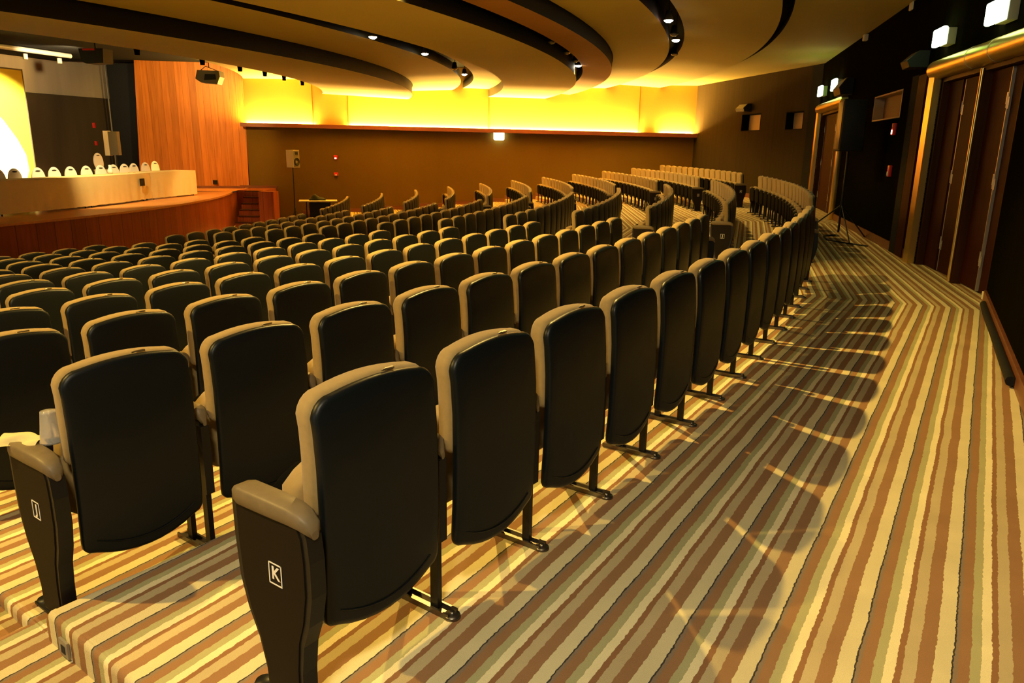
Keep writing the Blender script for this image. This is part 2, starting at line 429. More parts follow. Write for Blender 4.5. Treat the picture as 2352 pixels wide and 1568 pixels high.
M_glass = glass()
M_backboard = mat('brown_booth_board', (.20, .11, .04), .7)
booth_window(1, MX2, 4.87, 6.94, 2.06, 2.49, .17, M_reveal, M_backboard, 'brown board closing the booth window')
booth_window(2, MX3, 3.22, 4.49, 2.10, 2.63, .26, M_pan, M_reveal, 'tan board closing the booth window')
booth_window(3, MX3, .77, 1.71, 2.10, 2.60, .24, M_pan, M_reveal, 'tan board closing the booth window')
# vertical dark boards between window and near door
b = MB(); b.box(3.9, 4.25, 0, .03, 0, 2.62, MX2); struct(b.build('trim_3', M_plenum))
b = MB(); b.box(3.45, 3.87, 0, .035, 0, 2.6, MX2); struct(b.build('trim_4', M_door))
b = MB(); b.box(-.02, .5, 0, .03, 0, 3.78, MX3); struct(b.build('trim_5', M_plenum))

# ------------------------------------------------------------------ doors
def leaf(bb, MX, s0, s1, y, z0=.02, z1=2.42, t=.045): bb.box(s0, s1, y-t, y, z0, z1, MX)
def hinge(parent, MX, s, y, z):
    h = MB(); h.box(s-.05, s-.012, y, y+.006, z-.06, z+.06, MX); h.box(s+.008, s+.04, y, y+.006, z-.01, z+.11, MX)
    h.tube([MX @ Vector((s-.002, y+.008, z-.05)), MX @ Vector((s-.002, y+.008, z+.1))], .007, 8)
    return h.build('hinge', M_hinge, parent)
def doorway(n, s0, s1, leaves, near):
    MX = MX2
    fr = MB(); dep = .40
    fr.box(s0, s0+.07, -dep, -.02, 0, DH, MX); fr.box(s1-.07, s1, -dep, -.02, 0, DH, MX); fr.box(s0, s1, -dep, -.02, DH-.07, DH, MX)
    D = fr.build('door_%d' % n, M_doorframe); struct(D)
    bk = MB(); bk.box(s0, s1, -dep-.05, -dep, 0, DH, MX); bk.build('dark_recess', M_hole, D)
    # brass clad surround: flat jamb on the far side and a rounded header
    jb = MB(); jb.prism([(s1, -.01), (s1+.20, -.01), (s1+.20, .10), (s1, .086)], 0, 2.62, 'z', M=MX); j = jb.build('brass_jamb', M_brass, D); j['label'] = 'polished brass clad jamb'
    if n == 1:
        pass
    else:
        jb = MB(); jb.rbox(s0-.22, s0, -.01, .10, 0, 2.62, .012, MX); j = jb.build('brass_jamb', M_brass, D); j['label'] = 'polished brass clad jamb'
    hd = MB(); q0 = s0-(.32 if near else .22)
    hd.tube([MX @ Vector((x, .02, 2.60)) for x in (q0, (q0+s1)/2, s1+.2)], .125, 24)
    h_ = hd.build('brass_header', M_brass, D); h_['label'] = 'rounded brass header pipe'
    if near:
        for x in (.75, 1.5):
            c = MB(); c.tube([MX @ Vector((x-.008, .02, 2.60)), MX @ Vector((x+.008, .02, 2.60))], .129, 24); c.build('header_joint', M_hinge, D)
    for (a, c, y, hs) in leaves:
        lb = MB(); leaf(lb, MX, a, c, y)
        # horizontal grooves and edge strips
        L_ = lb.build('door_leaf', M_door, D)
        if not hs: continue
        st = MB(); st.box(c-.012, c+.004, y-.05, y+.004, .02, 2.42, MX); e_ = st.build('edge_strip', M_hinge, L_)
        for z in (.35, 1.2, 2.05): hinge(L_, MX, c, y, z)
    return D
d1 = doorway(1, DN[0], DN[1], [(2.24, 2.78, -.10, 0), (1.36, 2.20, -.12, 1)], True)
# second pair of leaves on the near half with their brass-edged mullion
d1m = MB(); d1m.box(1.22, 1.30, -.12, -.02, 0, 2.42, MX2); d1m.build('mullion', M_doorframe, d1)
d1m = MB(); d1m.tube([F2(1.26, .0, .02), F2(1.26, .0, 2.46)], .022, 10); q = d1m.build('mullion_trim', M_brass, d1); q['label'] = 'slim brass mullion tube'
lb = MB(); leaf(lb, MX2, .62, 1.2, -.10); L_ = lb.build('door_leaf', M_door, d1)
MB().box(.612, .625, -.15, -.09, .02, 2.42, MX2).build('edge_strip', M_hinge, L_)
for z in (.35, 1.2, 2.05): hinge(L_, MX2, .64, -.10, z)
lb = MB(); leaf(lb, MX2, .10, .60, -.12); lb.build('door_leaf', M_door, d1)
d2 = doorway(2, DFR[0], DFR[1], [(10.05, 11.75, -.12, 1), (11.8, 13.5, -.12, 1)], False)
# ------------------------------------------------------------------ ceiling sails
def th_end(R): return asin(min(.999, (WY-KY)/R))
TH0 = -1.15
def slab(name, R0, z0, R1, z1, m, thick=.22, mf=None, t0=TH0, top=True, sub=1):
    bb = MB(); n = 96
    def ring(R, z): 
        t1 = th_end(R); return [kpol(R, t0+(t1-t0)*i/n, z) for i in range(n+1)]
    w = n+1; vs = ring(R0, z0)+ring(R1, z1)
    bb.add(vs, [(i, i+1, w+i+1, w+i) for i in range(n)], True)
    o = bb.build(name, m); struct(o)
    # upper side and the two fascias
    b2 = MB(); vs = ring(R0, z0)+ring(R0, z0+thick)+ring(R1, z1+thick)+ring(R1, z1)
    b2.add(vs, [(k*w+i, k*w+i+1, (k+1)*w+i+1, (k+1)*w+i) for k in range(3) for i in range(n)], True)
    o2 = b2.build(name, mf or M_fascia); struct(o2)
    return o
slab('ceiling', 19.1, 3.80, 21.95, 3.80, M_ceil, .2)
slab('ceiling', 21.9, 3.30, 25.0, 3.15, M_ceil, .34)
slab('ceiling', 25.02, 3.45, 26.6, 3.50, M_ceil, .22)
slab('ceiling', 27.0, 3.58, 27.95, 3.56, M_ceil, .22)
slab('ceiling', 27.92, 3.28, 30.0, 3.25, M_ceil, .34)
slab('ceiling', 30.16, 3.46, 30.9, 3.40, M_brown_strip, .28)
slab('ceiling', 30.92, 3.65, 32.2, 3.65, M_ceil, .22, mf=M_redslot)
slab('ceiling', 32.5, 3.80, 34.2, 3.70, M_ceil, .16, mf=M_redslot)
slab('ceiling', 34.38, 3.79, 40.5, 3.79, M_ceil, .1)
# black void above all sails
b = MB(); b.box(-34, 12, -16, WY+.1, 4.32, 4.5); struct(b.build('ceiling', M_plenum))
# ------------------------------------------------------------------ seats
def pad(outline, yb, yf, crisp=False):
    """closed cushion: outline = [(x,z)] CCW, yb/yf functions (x,z)->y of rear and front face, rounded towards the rim"""
    bb = MB(); n = len(outline); cx_ = sum(p[0] for p in outline)/n; cz_ = sum(p[1] for p in outline)/n
    rings = []
    prof = [(0, 0.0), (.45, 0.0), (.8, 0.0), (.955, .0), (.985, .12), (1.0, .55)] if crisp else [(0, 0.0), (.45, 0.0), (.8, 0.0), (.93, .05), (.98, .22), (1.0, .6)]
    def ring(sc, f, side):
        out = []
        for x, z in outline:
            X = cx_+(x-cx_)*sc; Z = cz_+(z-cz_)*sc
            y0, y1 = yb(X, Z), yf(X, Z); mid = (y0+y1)/2
            y = (y0 if side else y1); y = y+(mid-y)*f
            out.append(Vector((X, y, Z)))
        return out
    seq = [ring(sc, f, False) for sc, f in prof[1:]] + [ring(sc, f, True) for sc, f in prof[1:]][::-1]
    vs = []; [vs.extend(r) for r in seq]
    c0 = Vector((cx_, yf(cx_, cz_), cz_)); c1 = Vector((cx_, yb(cx_, cz_), cz_)); vs += [c0, c1]
    m = len(seq)
    fs = [(i*n+k, i*n+(k+1) % n, (i+1)*n+(k+1) % n, (i+1)*n+k) for i in range(m-1) for k in range(n)]
    fs += [(m*n, (k+1) % n, k) for k in range(n)] + [(m*n+1, (m-1)*n+k, (m-1)*n+(k+1) % n) for k in range(n)]
    bb.add(vs, fs, True); return bb
CR = .016
def back_outline(w, ztop, zcorner, zbot, rt=.075, grow=0.0, mid_in=.0):
    pts = []
    h = w/2
    # right side up, over the crown, down the left, along the sagging bottom
    for i in range(6): 
        t = i/5; z = zcorner+.05+(ztop-CR-rt-.02-zcorner-.05)*t
        pts.append((h-mid_in*sin(pi*t)-.004*t, z))
    for i in range(1, 7):
        a = pi/2*i/6; pts.append((h-rt+rt*cos(a), ztop-CR-rt+rt*sin(a)))
    for i in range(1, 8):
        t = i/8; x = (h-rt)*(1-2*t); pts.append((x, ztop-CR+CR*(1-(2*t-1)**2)))
    for i in range(0, 6):
        a = pi/2+pi/2*i/6; pts.append((-h+rt+rt*cos(a), ztop-CR-rt+rt*sin(a)))
    for i in range(6):
        t = 1-i/5; z = zcorner+.05+(ztop-CR-rt-.02-zcorner-.05)*t
        pts.append((-h+mid_in*sin(pi*t)+.004*t, z))
    for i in range(1, 4):
        a = pi+pi/2*i/4*.8; pts.append((-h+.04+.04*cos(a), zcorner+.04+.04*sin(a)))
    for i in range(0, 9):
        t = i/8; x = (-h+.04)+(w-.08)*t; pts.append((x, zcorner-(zcorner-zbot)*(1-(2*t-1)**2)))
    for i in range(1, 4):
        a = -pi/2+.2*pi/2+pi/2*.8*i/4; pts.append((h-.04+.04*cos(a), zcorner+.04+.04*sin(a)))
    return pts
def ybk(x, z):                                # rear surface of the back shell
    return -.012-.05*max(0, (z-.62)/.31)**2*.6 + .012*(1-(x/.225)**2) - .010*max(0, (.42-z)/.2)
def make_seat():
    root = empty('auditorium_seat', 'x', 'seat', (0, 0, 0))
    out = back_outline(.460, .909, .222, .178, rt=.068)
    shell = pad(out, ybk, lambda x, z: ybk(x, z)-.030, True)
    # moulded line and two fixing pips on the shell
    shell.tube([(x, ybk(x, .26)+.001, .272-.048*(1-(x/.185)**2)) for x in [-.185+.37*i/10 for i in range(11)]], .0022, 5)
    sh = shell.build('back_shell', M_shell, root)
    outc = back_outline(.466, .915, .55, .53, rt=.072)
    cu = pad(outc, lambda x, z: ybk(x, z)-.026, lambda x, z: ybk(x, z)-.088-.012*(1-(x/.235)**2))
    cush = cu.build('back_cushion', M_fab, root)
    z_ = MB(); z_.box(-.075, -.045, ybk(0, .91)-.028, ybk(0, .91)-.018, .910, .916); z_.tube([(-.045, ybk(0, .9)-.022, .915), (-.025, ybk(0, .9)-.020, .914)], .003, 6)
    z_.build('zip_pull', M_chrome, cush)
    # tip-up seat: dark pan to the front, padded top behind it
    po = [(.225*cos(a)*(1 if abs(cos(a)) < .8 else 1), .46+.165*sin(a)) for a in [2*pi*i/28 for i in range(28)]]
    po = [(max(-.215, min(.215, 1.2*x)), max(.315, min(.625, .46+(z-.46)*1.12))) for x, z in po]
    pan = pad(po, lambda x, z: -.205-.04*(z-.3), lambda x, z: -.262-.05*(z-.3)); pan.build('seat_pan', M_pan, root)
    pc = [(x*.985, .475+(z-.46)*1.1) for x, z in po]
    sc = pad(pc, lambda x, z: -.135-.03*(z-.3), lambda x, z: -.215-.04*(z-.3)); sc.build('seat_cushion', M_fab, root)
    return root
def armrest_mb(x=0.0, wide=1.0, rear=0.0):
    bb = MB(); ys = [-.275, -.262, -.235, -.1, -.05+rear*.4, -.02+rear*.7, .0+rear, .008+rear]; 
    ws = [.012, .024, .029, .029, .027, .024, .018, .008]; zt = [.615, .630, .636, .638, .636, .628, .610, .585]; zb = [.598, .588, .583, .586, .586, .582, .572, .562]
    def sec(i):
        w_, t, o = ws[i]*wide, zt[i], zb[i]; r = min(.008, w_*.5, (t-o)*.45)
        q = [(-w_, o+r), (-w_, t-r), (-w_+r, t), (w_-r, t), (w_, t-r), (w_, o+r), (w_-r, o), (-w_+r, o)]
        return [Vector((x+a, ys[i], c)) for a, c in q]
    vs = []; [vs.extend(sec(i)) for i in range(8)]
    bb.add(vs, [(i*8+k, i*8+(k+1) % 8, (i+1)*8+(k+1) % 8, (i+1)*8+k) for i in range(7) for k in range(8)], True)
    bb.add(vs, [tuple(range(8)), tuple(range(56, 64))[::-1]], False)
    return bb
PANEL = [(-.165, .012), (-.170, .10), (-.195, .19), (-.235, .27), (-.262, .36), (-.272, .48), (-.274, .60), (.018, .60), (.036, .57), (.044, .50), (.044, .40), (.026, .31), (.0, .24), (-.012, .15), (-.015, .012)]
def add_standard(root, x):
    """armrest, two legs, floor channel at lateral x"""
    armrest_mb(x, .85, -.045).build('armrest', M_arm, root)
    for y0, ytop in ((-.075, -.09), (-.212, -.19)):
        l = MB(); l.box(x-.011, x+.011, y0-.016, y0+.016, .015, .585)
        l.build('leg', M_metal_blk, root)
    f = MB(); f.box(x-.026, x+.026, -.29, .0, .001, .010); f.box(x-.026, x-.018, -.29, -.0, .010, .022); f.box(x+.018, x+.026, -.29, -.0, .010, .022)
    f.lathe([(.0, .012), (.027, .012), (.029, .006), (.029, .0005)], (x, -.004, 0), 16); f.lathe([(.0, .022), (.009, .022), (.011, .012)], (x, -.004, 0), 8)
    f.build('floor_bracket', M_chan, root)
    hg = MB(); hg.box(x-.018, x+.018, -.16, -.04, .27, .56); hg.build('hinge_plate', M_metal_blk, root)
def add_end_panel(root, x, sgn, letter):
    """solid upholstered aisle-end panel; sgn = side that faces the aisle (-1 local x or +1)"""
    armrest_mb(x, 1.25, .035).build('armrest', M_arm, root)
    bb = MB(); bb.prism(PANEL, x-.024, x+.024); p = bb.build('end_panel', M_metal_blk, root)
    n = len(PANEL); cy_ = -.11; cz_ = .33
    inner = [(cy_+(y-cy_)*.86, cz_+(z-cz_)*.955+.004) for y, z in PANEL]
    xo = x+sgn*.024
    c = MB(); c.prism(inner, min(xo, xo+sgn*.004), max(xo, xo+sgn*.004)); cov = c.build('side_cover', M_side, p)
    f = MB(); f.rbox(x-.03, x+.03, -.245, .03, .001, .014, .004); f.lathe([(0, .018), (.026, .018), (.03, .010), (.03, .001)], (x, -.225, 0), 16)
    f.build('floor_bracket', M_metal_blk, root)
    if letter:
        xp = xo+sgn*.0045; yc, zc = -.095, .425
        pl = MB(); w_, h_ = .027, .032
        for (a, c_, d_, e_) in ((-w_, w_, -h_, -h_+.003), (-w_, w_, h_-.003, h_), (-w_, -w_+.003, -h_, h_), (w_-.003, w_, -h_, h_)):
            pl.box(min(xp, xp+sgn*.0015), max(xp, xp+sgn*.0015), yc+a, yc+c_, zc+d_, zc+e_)
        o = pl.build('row_plate', M_white, p); o['label'] = 'white outlined row letter plate'
        Mx = Matrix(((0, 0, sgn, xp), (-sgn if sgn > 0 else 1, 0, 0, yc), (0, 1, 0, zc), (0, 0, 0, 1)))
        Mx = Matrix(((0, 0, sgn, xp), (sgn, 0, 0, yc), (0, 1, 0, zc), (0, 0, 0, 1)))
        tm = text_mesh(letter, .052, M_white, 'row_letter', p, Mx)
    return p
proto = make_seat(); add_standard(proto, -.275)             # the standard on the far (left-hand local) side
# seat frames: local +y outward (rear), local -x towards increasing angle
def place(root, R, th, z): root.location = pol(R, th, z); root.rotation_euler.z = th-pi/2
tips = {0: -.6215, 1: -.6252, 2: -.6232, 3: -.6103, 4: -.5875}
seats = []                              # (r, block, index, count, th, width_scale)
def project(P):
    v = Vector(P)-Vector((0, 0, CAMZ)); cp, sp_ = cos(PITCH), sin(PITCH)
    dd = v.y*cp-v.z*sp_; uu = v.y*sp_+v.z*cp
    if dd < .2: return None
    x, y = FPX*v.x/dd, -FPX*uu/dd
    return 1176+x*cos(ROLL)-y*sin(ROLL), 784+x*sin(ROLL)+y*cos(ROLL), dd
for r in range(11):
    R = Rr(r); st = .55/R
    # near block
    if r in tips: j0 = tips[r]+.0018
    else: j0 = -.4002-20*st
    js = [j0+k*st for k in range(-6, 40)]
    js = [j for j in js if -.6475 < j-.0 and j < -.3945]
    js = [js[0]-st] + js if js[0]-st > -.648 else js
    seats += [(r, 0, k, len(js)-1, (js[k]+js[k+1])/2, js[k+1]-js[k]) for k in range(len(js)-1)]
    for bi, (a, c) in ((1, (-.346, -.100)), (2, (-.046, .199))):
        n_ = round((c-a)*R/.55); s2 = (c-a)/n_
        seats += [(r, bi, k, n_, a+s2*(k+.5), s2) for k in range(n_)]
vis = []
for s_ in seats:
    r, bi, k, n_, th_, w_ = s_
    q = project(pol(Rr(r), th_, Zr(r)+.8))
    if q is None or q[0] < -170: continue
    vis.append((q[2], s_))
vis.sort(key=lambda a: a[0])
ORD = ['first', 'second', 'third', 'fourth', 'fifth', 'sixth', 'seventh', 'eighth', 'ninth', 'tenth', 'eleventh', 'twelfth', 'thirteenth', 'fourteenth', 'fifteenth', 'sixteenth', 'seventeenth', 'eighteenth']
ROWN = ['backmost row', 'second row from back', 'third row from back', 'fourth row from back', 'fifth row from back', 'sixth row from back', 'fifth row from stage', 'fourth row from stage', 'third row from stage', 'second row from stage', 'front row by stage']
BLK = ['near block', 'middle block', 'far block']
print('SEATS', len(seats), 'visible', len(vis))
indiv = vis[:300]; rest = vis[300:]
first = {}
for i, (dd, (r, bi, k, n_, th_, w_)) in enumerate(indiv):
    o = copy_tree(proto)
    place(o, Rr(r), th_, Zr(r))
    col_ = 'khaki-edged black' if bi == 0 else ('tan-fronted black' if r < 6 else 'khaki-edged black')
    if k == n_-1: lab = '%s folding seat, %s, %s, last before its far aisle' % (col_, ROWN[r], BLK[bi])
    else: lab = '%s folding seat, %s, %s, %s from its near aisle' % (col_, ROWN[r], BLK[bi], ORD[k])
    if bi == 0 and k == 0 and r == 0: lab = 'black folding seat with K armrest panel, nearest the camera, backmost row'
    if bi == 0 and k == 0 and r == 1: lab = 'black folding seat with J armrest panel and a cup beside it'
    o['label'] = lab; o['category'] = 'seat'; o['group'] = 'rows of folding auditorium seats'
    if k == 0: add_end_panel(o, .303, 1, ROWS[r])
    if k == n_-1:
        pass
        add_end_panel(o, -.275-.035, -1, None)
for ch in list(proto.children): 
    for c2 in list(ch.children): bpy.data.objects.remove(c2)
protoparts = [(c.data, c.matrix_local.copy()) for c in proto.children]
if rest:
    sb = MB(); mats = []; midx = []
    bm = bmesh.new(); me = bpy.data.meshes.new('auditorium_seats_far')
    mats = []
    for me_, _ in protoparts:
        if me_.materials[0] not in mats: mats.append(me_.materials[0])
    for m_ in mats: me.materials.append(m_)
    for dd, (r, bi, k, n_, th_, w_) in rest:
        Mx = Matrix.Translation(pol(Rr(r), th_, Zr(r))) @ Matrix.Rotation(th_-pi/2, 4, 'Z')
        for me_, ml in protoparts:
            t = me_.copy(); t.transform(Mx @ ml)
            n0 = len(bm.faces); bm.from_mesh(t); bm.faces.ensure_lookup_table()
            mi = mats.index(me_.materials[0])
            for fi in range(n0, len(bm.faces)): bm.faces[fi].material_index = mi
            bpy.data.meshes.remove(t)
    bm.to_mesh(me); bm.free()
    so = bpy.data.objects.new('auditorium_seats', me); COL.objects.link(so)
    tag(so, 'most distant folding seats at the far ends of the curved rows', 'seats', 'rows of folding auditorium seats'); so['kind'] = 'stuff'
for c in list(proto.children): bpy.data.objects.remove(c)
bpy.data.objects.remove(proto)

# ------------------------------------------------------------------ stage
ZS = -.2; RS = 18.88
b = MB(); n = 60; t0, t1 = -1.0, .262
front = [pol(RS, t0+(t1-t0)*i/n) for i in range(n+1)]
vs = []
for p in front: vs += [Vector((p.x, p.y, -1.5)), Vector((p.x, p.y, ZS-.05))]
b.add(vs, [(2*i, 2*i+2, 2*i+3, 2*i+1) for i in range(n)], True)
b.add([Vector((front[-1].x, front[-1].y, -1.5)), Vector((front[-1].x-.3, WY, -1.5)), Vector((front[-1].x-.3, WY, ZS-.05)), Vector((front[-1].x, front[-1].y, ZS-.05))], [(0, 1, 2, 3)])
struct(b.build('wall_stage', M_stagefront))
b = MB(); vs = []
for i, p in enumerate(front):
    q = pol(RS+.03, t0+(t1-t0)*i/n); e = pol(6.0, t0+(t1-t0)*i/n)
    vs += [Vector((e.x, e.y, ZS)), Vector((q.x, q.y, ZS)), Vector((q.x, q.y, ZS-.05))]
b.add(vs, [(3*i+k, 3*i+3+k, 3*i+4+k, 3*i+1+k) for i in range(n) for k in range(2)], False)
P1 = pol(RS+.03, t1); 
b.add([Vector((P1.x, P1.y, ZS)), Vector((P1.x-.2, WY, ZS)), Vector((-24, WY, ZS)), Vector((-24, P1.y, ZS))], [(0, 1, 2, 3)])
b.add([Vector((-10.6, 29.2, ZS-.001)), Vector((-24, 29.2, ZS-.001)), Vector((-24, 40, ZS-.001)), Vector((-10.6, 40, ZS-.001))], [(0, 1, 2, 3)])
struct(b.build('floor', M_stagefloor))
# steps beside the stage and their cheek block
t = empty('stage_steps', 'reddish wooden steps climbing to the far corner of the stage', 'steps', (-9.15, 27.4, -1.42))
b = MB(); ns = 6
for i in range(ns):
    z1 = -1.42+1.22*(i+1)/ns; y0 = 26.5+.24*i
    b.box(-.62, .26, y0-27.4, 27.94-27.4, .03 if i else 0.0, z1+1.42-.03)
b.box(-1.0, .0, 27.94-27.4, 29.4-27.4, 0, 1.22)
b.build('tread_block', M_stagefront, t)
for i in range(ns):
    z1 = -1.42+1.22*(i+1)/ns; y0 = 26.5+.24*i
    MB().box(-.62, .26, y0-27.4-.02, y0-27.4+.24, z1+1.42-.03, z1+1.42).build('tread', M_doorframe, t)
t2 = MB(); t2.box(-8.86, -8.34, 26.4, 27.0, -1.42, -.14); o = t2.build('stage_step_cheek', M_stagefront); tag(o, 'tall red wooden block closing the right side of the stage steps', 'block')
b = MB(); b.box(-14, -9.15, WY-.06, WY-.01, ZS, ZS+.1); struct(b.build('baseboard_stage', M_base))
# splayed wood panel between hall and stage opening
A_ = Vector((-10.25, 29.46)); 
b = MB()
q = [Vector((-14.08, 28.80, ZS)), Vector((-10.24, 29.50, ZS)), Vector((-10.14, 29.50, 4.32)), Vector((-13.86, 28.84, 4.32))]
off = Vector((-.03, .2, 0))
b.add(q+[v+off for v in q], [(0, 1, 2, 3), (7, 6, 5, 4), (0, 4, 5, 1), (3, 2, 6, 7), (0, 3, 7, 4), (1, 5, 6, 2)])
struct(b.build('wall_proscenium', M_splay))
b = MB(); b.box(-13.95, -10.3, 28.72, 28.8, ZS, ZS+.09, Matrix.Translation((-12.1, 29.1, 0)) @ Matrix.Rotation(.17, 4, 'Z') @ Matrix.Translation((12.1, -29.1, 0)) ); struct(b.build('baseboard_proscenium', M_base))
o = MB().box(-11.47, -11.30, 29.12, 29.16, -.07, .09).build('wall_socket', M_blackbox); tag(o, 'small dark socket plate low on the orange wood panelling', 'socket')
# backstage: grey upper wall, dark lower boards, ceiling beyond the black void
BA = Vector((-18.98, 23.16)); bu = Vector((.2707, .9627)); bn = Vector((.9627, -.2707))
MXB = Matrix.Translation((BA.x, BA.y, 0)) @ Matrix.Rotation(atan2(bu.y, bu.x), 4, 'Z')
b = MB(); b.box(-14, 14, .0, .15, ZS, 4.8, MXB); struct(b.build('wall_backstage', M_bgray))
b = MB(); b.box(-14, 14, -.06, 0.0, ZS, 3.12, MXB); struct(b.build('wall_backstage', M_bdark))
b = MB(); b.box(-26, -13, 33.8, 34.0, ZS, 4.8); b.box(-10.5, -10.2, 29.5, 34.0, ZS, 4.8); b.box(-14, -10.2, 33.8, 34, ZS, 4.8); struct(b.build('wall_backstage', M_bdark))
b = MB(); b.box(-34, -10.2, WY+.1, 36, 4.7, 4.8); struct(b.build('ceiling', M_plenum))
# ------------------------------------------------------------------ more on the stage
def bpt(s, d, z): return MXB @ Vector((s, -d, z))
# tall dark side drape frame and slim poles in front of the back wall
o = MB().box(-15.95, -14.25, 30.9, 31.1, ZS, 4.4).build('stage_leg_curtain', M_blackbox); tag(o, 'tall black side curtain at the right of the stage opening', 'curtain')
for i, (x0, y0, x1, z0, z1, lab) in enumerate(((-15.93, 30.75, -15.80, ZS, 4.35, 'slim grey upright post along the left edge of the black curtain'), (-14.33, 29.9, -14.32, 1.2, 4.1, 'thin grey pole beside the orange wood panel'))):
    o = MB().tube([(x0, y0, z0), (x0, y0, z1)], .03 if i == 0 else .022, 10).build('stage_pole', M_greybox); tag(o, lab, 'pole')
# banner
t = empty('stage_banner', 'tall bright yellow banner standing behind the covered tables at the photo edge', 'banner', (-14.8, 21.4, ZS))
MXb = Matrix.Rotation(atan2(bu.y, bu.x), 4, 'Z')
bb = MB(); bb.box(-3.4, 1.66, 0, .02, .05, 3.62, MXb); bb.build('cloth', M_banner, t)
bb = MB()
pts = [(.30, 2.3)] 
blob = [(-3.4, .35), (1.25, .38), (1.45, .8), (1.42, 1.25), (1.2, 1.7), (.85, 2.2), (.5, 2.55), (.2, 2.7), (-3.4, 2.7)]  # outline of the painted glare on the lower banner
bb.prism(blob, -.006, .0, 'y', M=MXb); q = bb.build('glare_patch', M_bannerlow, t); q['label'] = 'pale overexposed glare painted on the cloth'
bb = MB(); bb.lathe([(0, 0), (.30, 0), (.30, .006), (0, .006)], (0, 0, 0), 24, M=MXb @ Matrix.Translation((.52, 0, 3.05)) @ Matrix.Rotation(pi/2, 4, 'X')); q = bb.build('emblem', M_hole, t); q['label'] = 'dark round emblem at the edge'
bb = MB(); bb.box(1.66, 1.69, -.01, .03, .0, 3.64, MXb); bb.box(-3.4, 1.69, -.01, .03, 3.62, 3.66, MXb); bb.build('frame', M_greybox, t)
# conference tables under linen
def cloth_strip(name, label, tf, rf, dep, z0, z1, n, seed, group):
    """tf(i/n) -> front polyline point, rf outward normal; folds by a sine ripple"""
    rnd = random.Random(seed)
    bb = MB(); vs = []; rows_ = 7
    pts = [tf(i/n) for i in range(n+1)]
    ph = [rnd.uniform(-1, 1) for _ in range(n+1)]
    for i, (p, nr) in enumerate(pts):
        for j in range(rows_):
            f = j/(rows_-1); zz = z1+(z0-z1)*f
            amp = .012*f*(sin(i*1.9+sin(i*.37)*2)+ph[i]*.5)
            q = p + nr*(.01+amp+.01*f); vs.append(Vector((q.x, q.y, zz + (.012*abs(ph[i]) if j == rows_-1 else 0))))
    bb.add(vs, [(i*rows_+j, (i+1)*rows_+j, (i+1)*rows_+j+1, i*rows_+j+1) for i in range(n) for j in range(rows_-1)], True)
    # top and the rear drop
    vs = []
    for p, nr in pts:
        a = p+nr*.01; c = p-nr*dep
        vs += [Vector((a.x, a.y, z1)), Vector((c.x, c.y, z1)), Vector((c.x-nr.x*.01, c.y-nr.y*.01, z0+.35))]
    bb.add(vs, [(3*i+k, 3*i+3+k, 3*i+4+k, 3*i+1+k) for i in range(n) for k in range(2)], False)
    for e in (0, n):
        p, nr = pts[e]; a = p+nr*.01; c = p-nr*dep; m_ = 8
        vs = []
        for k in range(m_+1):
            q = a+(c-a)*k/m_
            vs += [Vector((q.x, q.y, z1)), Vector((q.x+.008*sin(k*2.1), q.y+.01*sin(k*2.4), z0))]
        bb.add(vs, [(2*k, 2*k+2, 2*k+3, 2*k+1) for k in range(m_)], True)
    o = bb.build(name, M_cloth); tag(o, label, 'tablecloth', group); return o
def f_main(t):
    th_ = -.62+(.030+.62)*t; p = pol(17.46, th_); return Vector((p.x, p.y)), Vector((cos(th_), sin(th_)))
E0 = Vector((-10.835, 22.79)); E1 = Vector((-10.42, 25.06))
def f_end(t):
    u = (E1-E0).normalized(); return E0+(E1-E0)*t, Vector((u.y, -u.x))
cloth_strip('tablecloth', 'long cream tablecloth covering the curved speakers table on stage', f_main, None, .72, ZS+.045, .592, 120, 3, None)
cloth_strip('tablecloth', 'short cream tablecloth on the end table nearest the orange panelling', f_end, None, .74, ZS+.035, .600, 30, 5, None)
def plain_table(label, fn, dep, n, z1, legs):
    p0, n0 = fn(0); t = empty('folding_table', label, 'table', (p0.x, p0.y, ZS))
    bb = MB(); vs = []
    for i in range(n+1):
        p, nr = fn(i/n); a = p-nr*.02; c = p-nr*(dep-.02)
        for q, z in ((a, z1-.035), (a, z1-.008), (c, z1-.008), (c, z1-.035)): vs.append(Vector((q.x-p0.x, q.y-p0.y, z-ZS)))
    bb.add(vs, [(4*i+k, 4*i+4+k, 4*i+4+(k+1) % 4, 4*i+(k+1) % 4) for i in range(n) for k in range(4)] + [(0, 1, 2, 3), (4*n+3, 4*n+2, 4*n+1, 4*n)])
    bb.build('tabletop', M_greybox, t)
    for tt in legs:
        for dd in (.05, dep-.08):
            p, nr = fn(tt); q = p-nr*dd-p0
            MB().tube([(q.x, q.y, 0), (q.x, q.y, z1-.03-ZS)], .016, 8).build('leg', M_metal_blk, t)
plain_table('long curved table hidden beneath the long cream cloth, only feet showing', f_main, .72, 60, .592, [.02, .25, .48, .5, .72, .74, .96, .98])
plain_table('end table hidden beneath the short cream cloth', f_end, .74, 8, .600, [.06, .94])
sg = pol(17.50, -.0055); 
o = MB().box(-.14, .14, 0, .008, -.105, .105).build('small_sign', M_blackbox, None, Vector((sg.x+.02, sg.y, .345)), -.0055+pi/2)
tag(o, 'small dark square sign pinned on the front of the long tablecloth', 'sign')
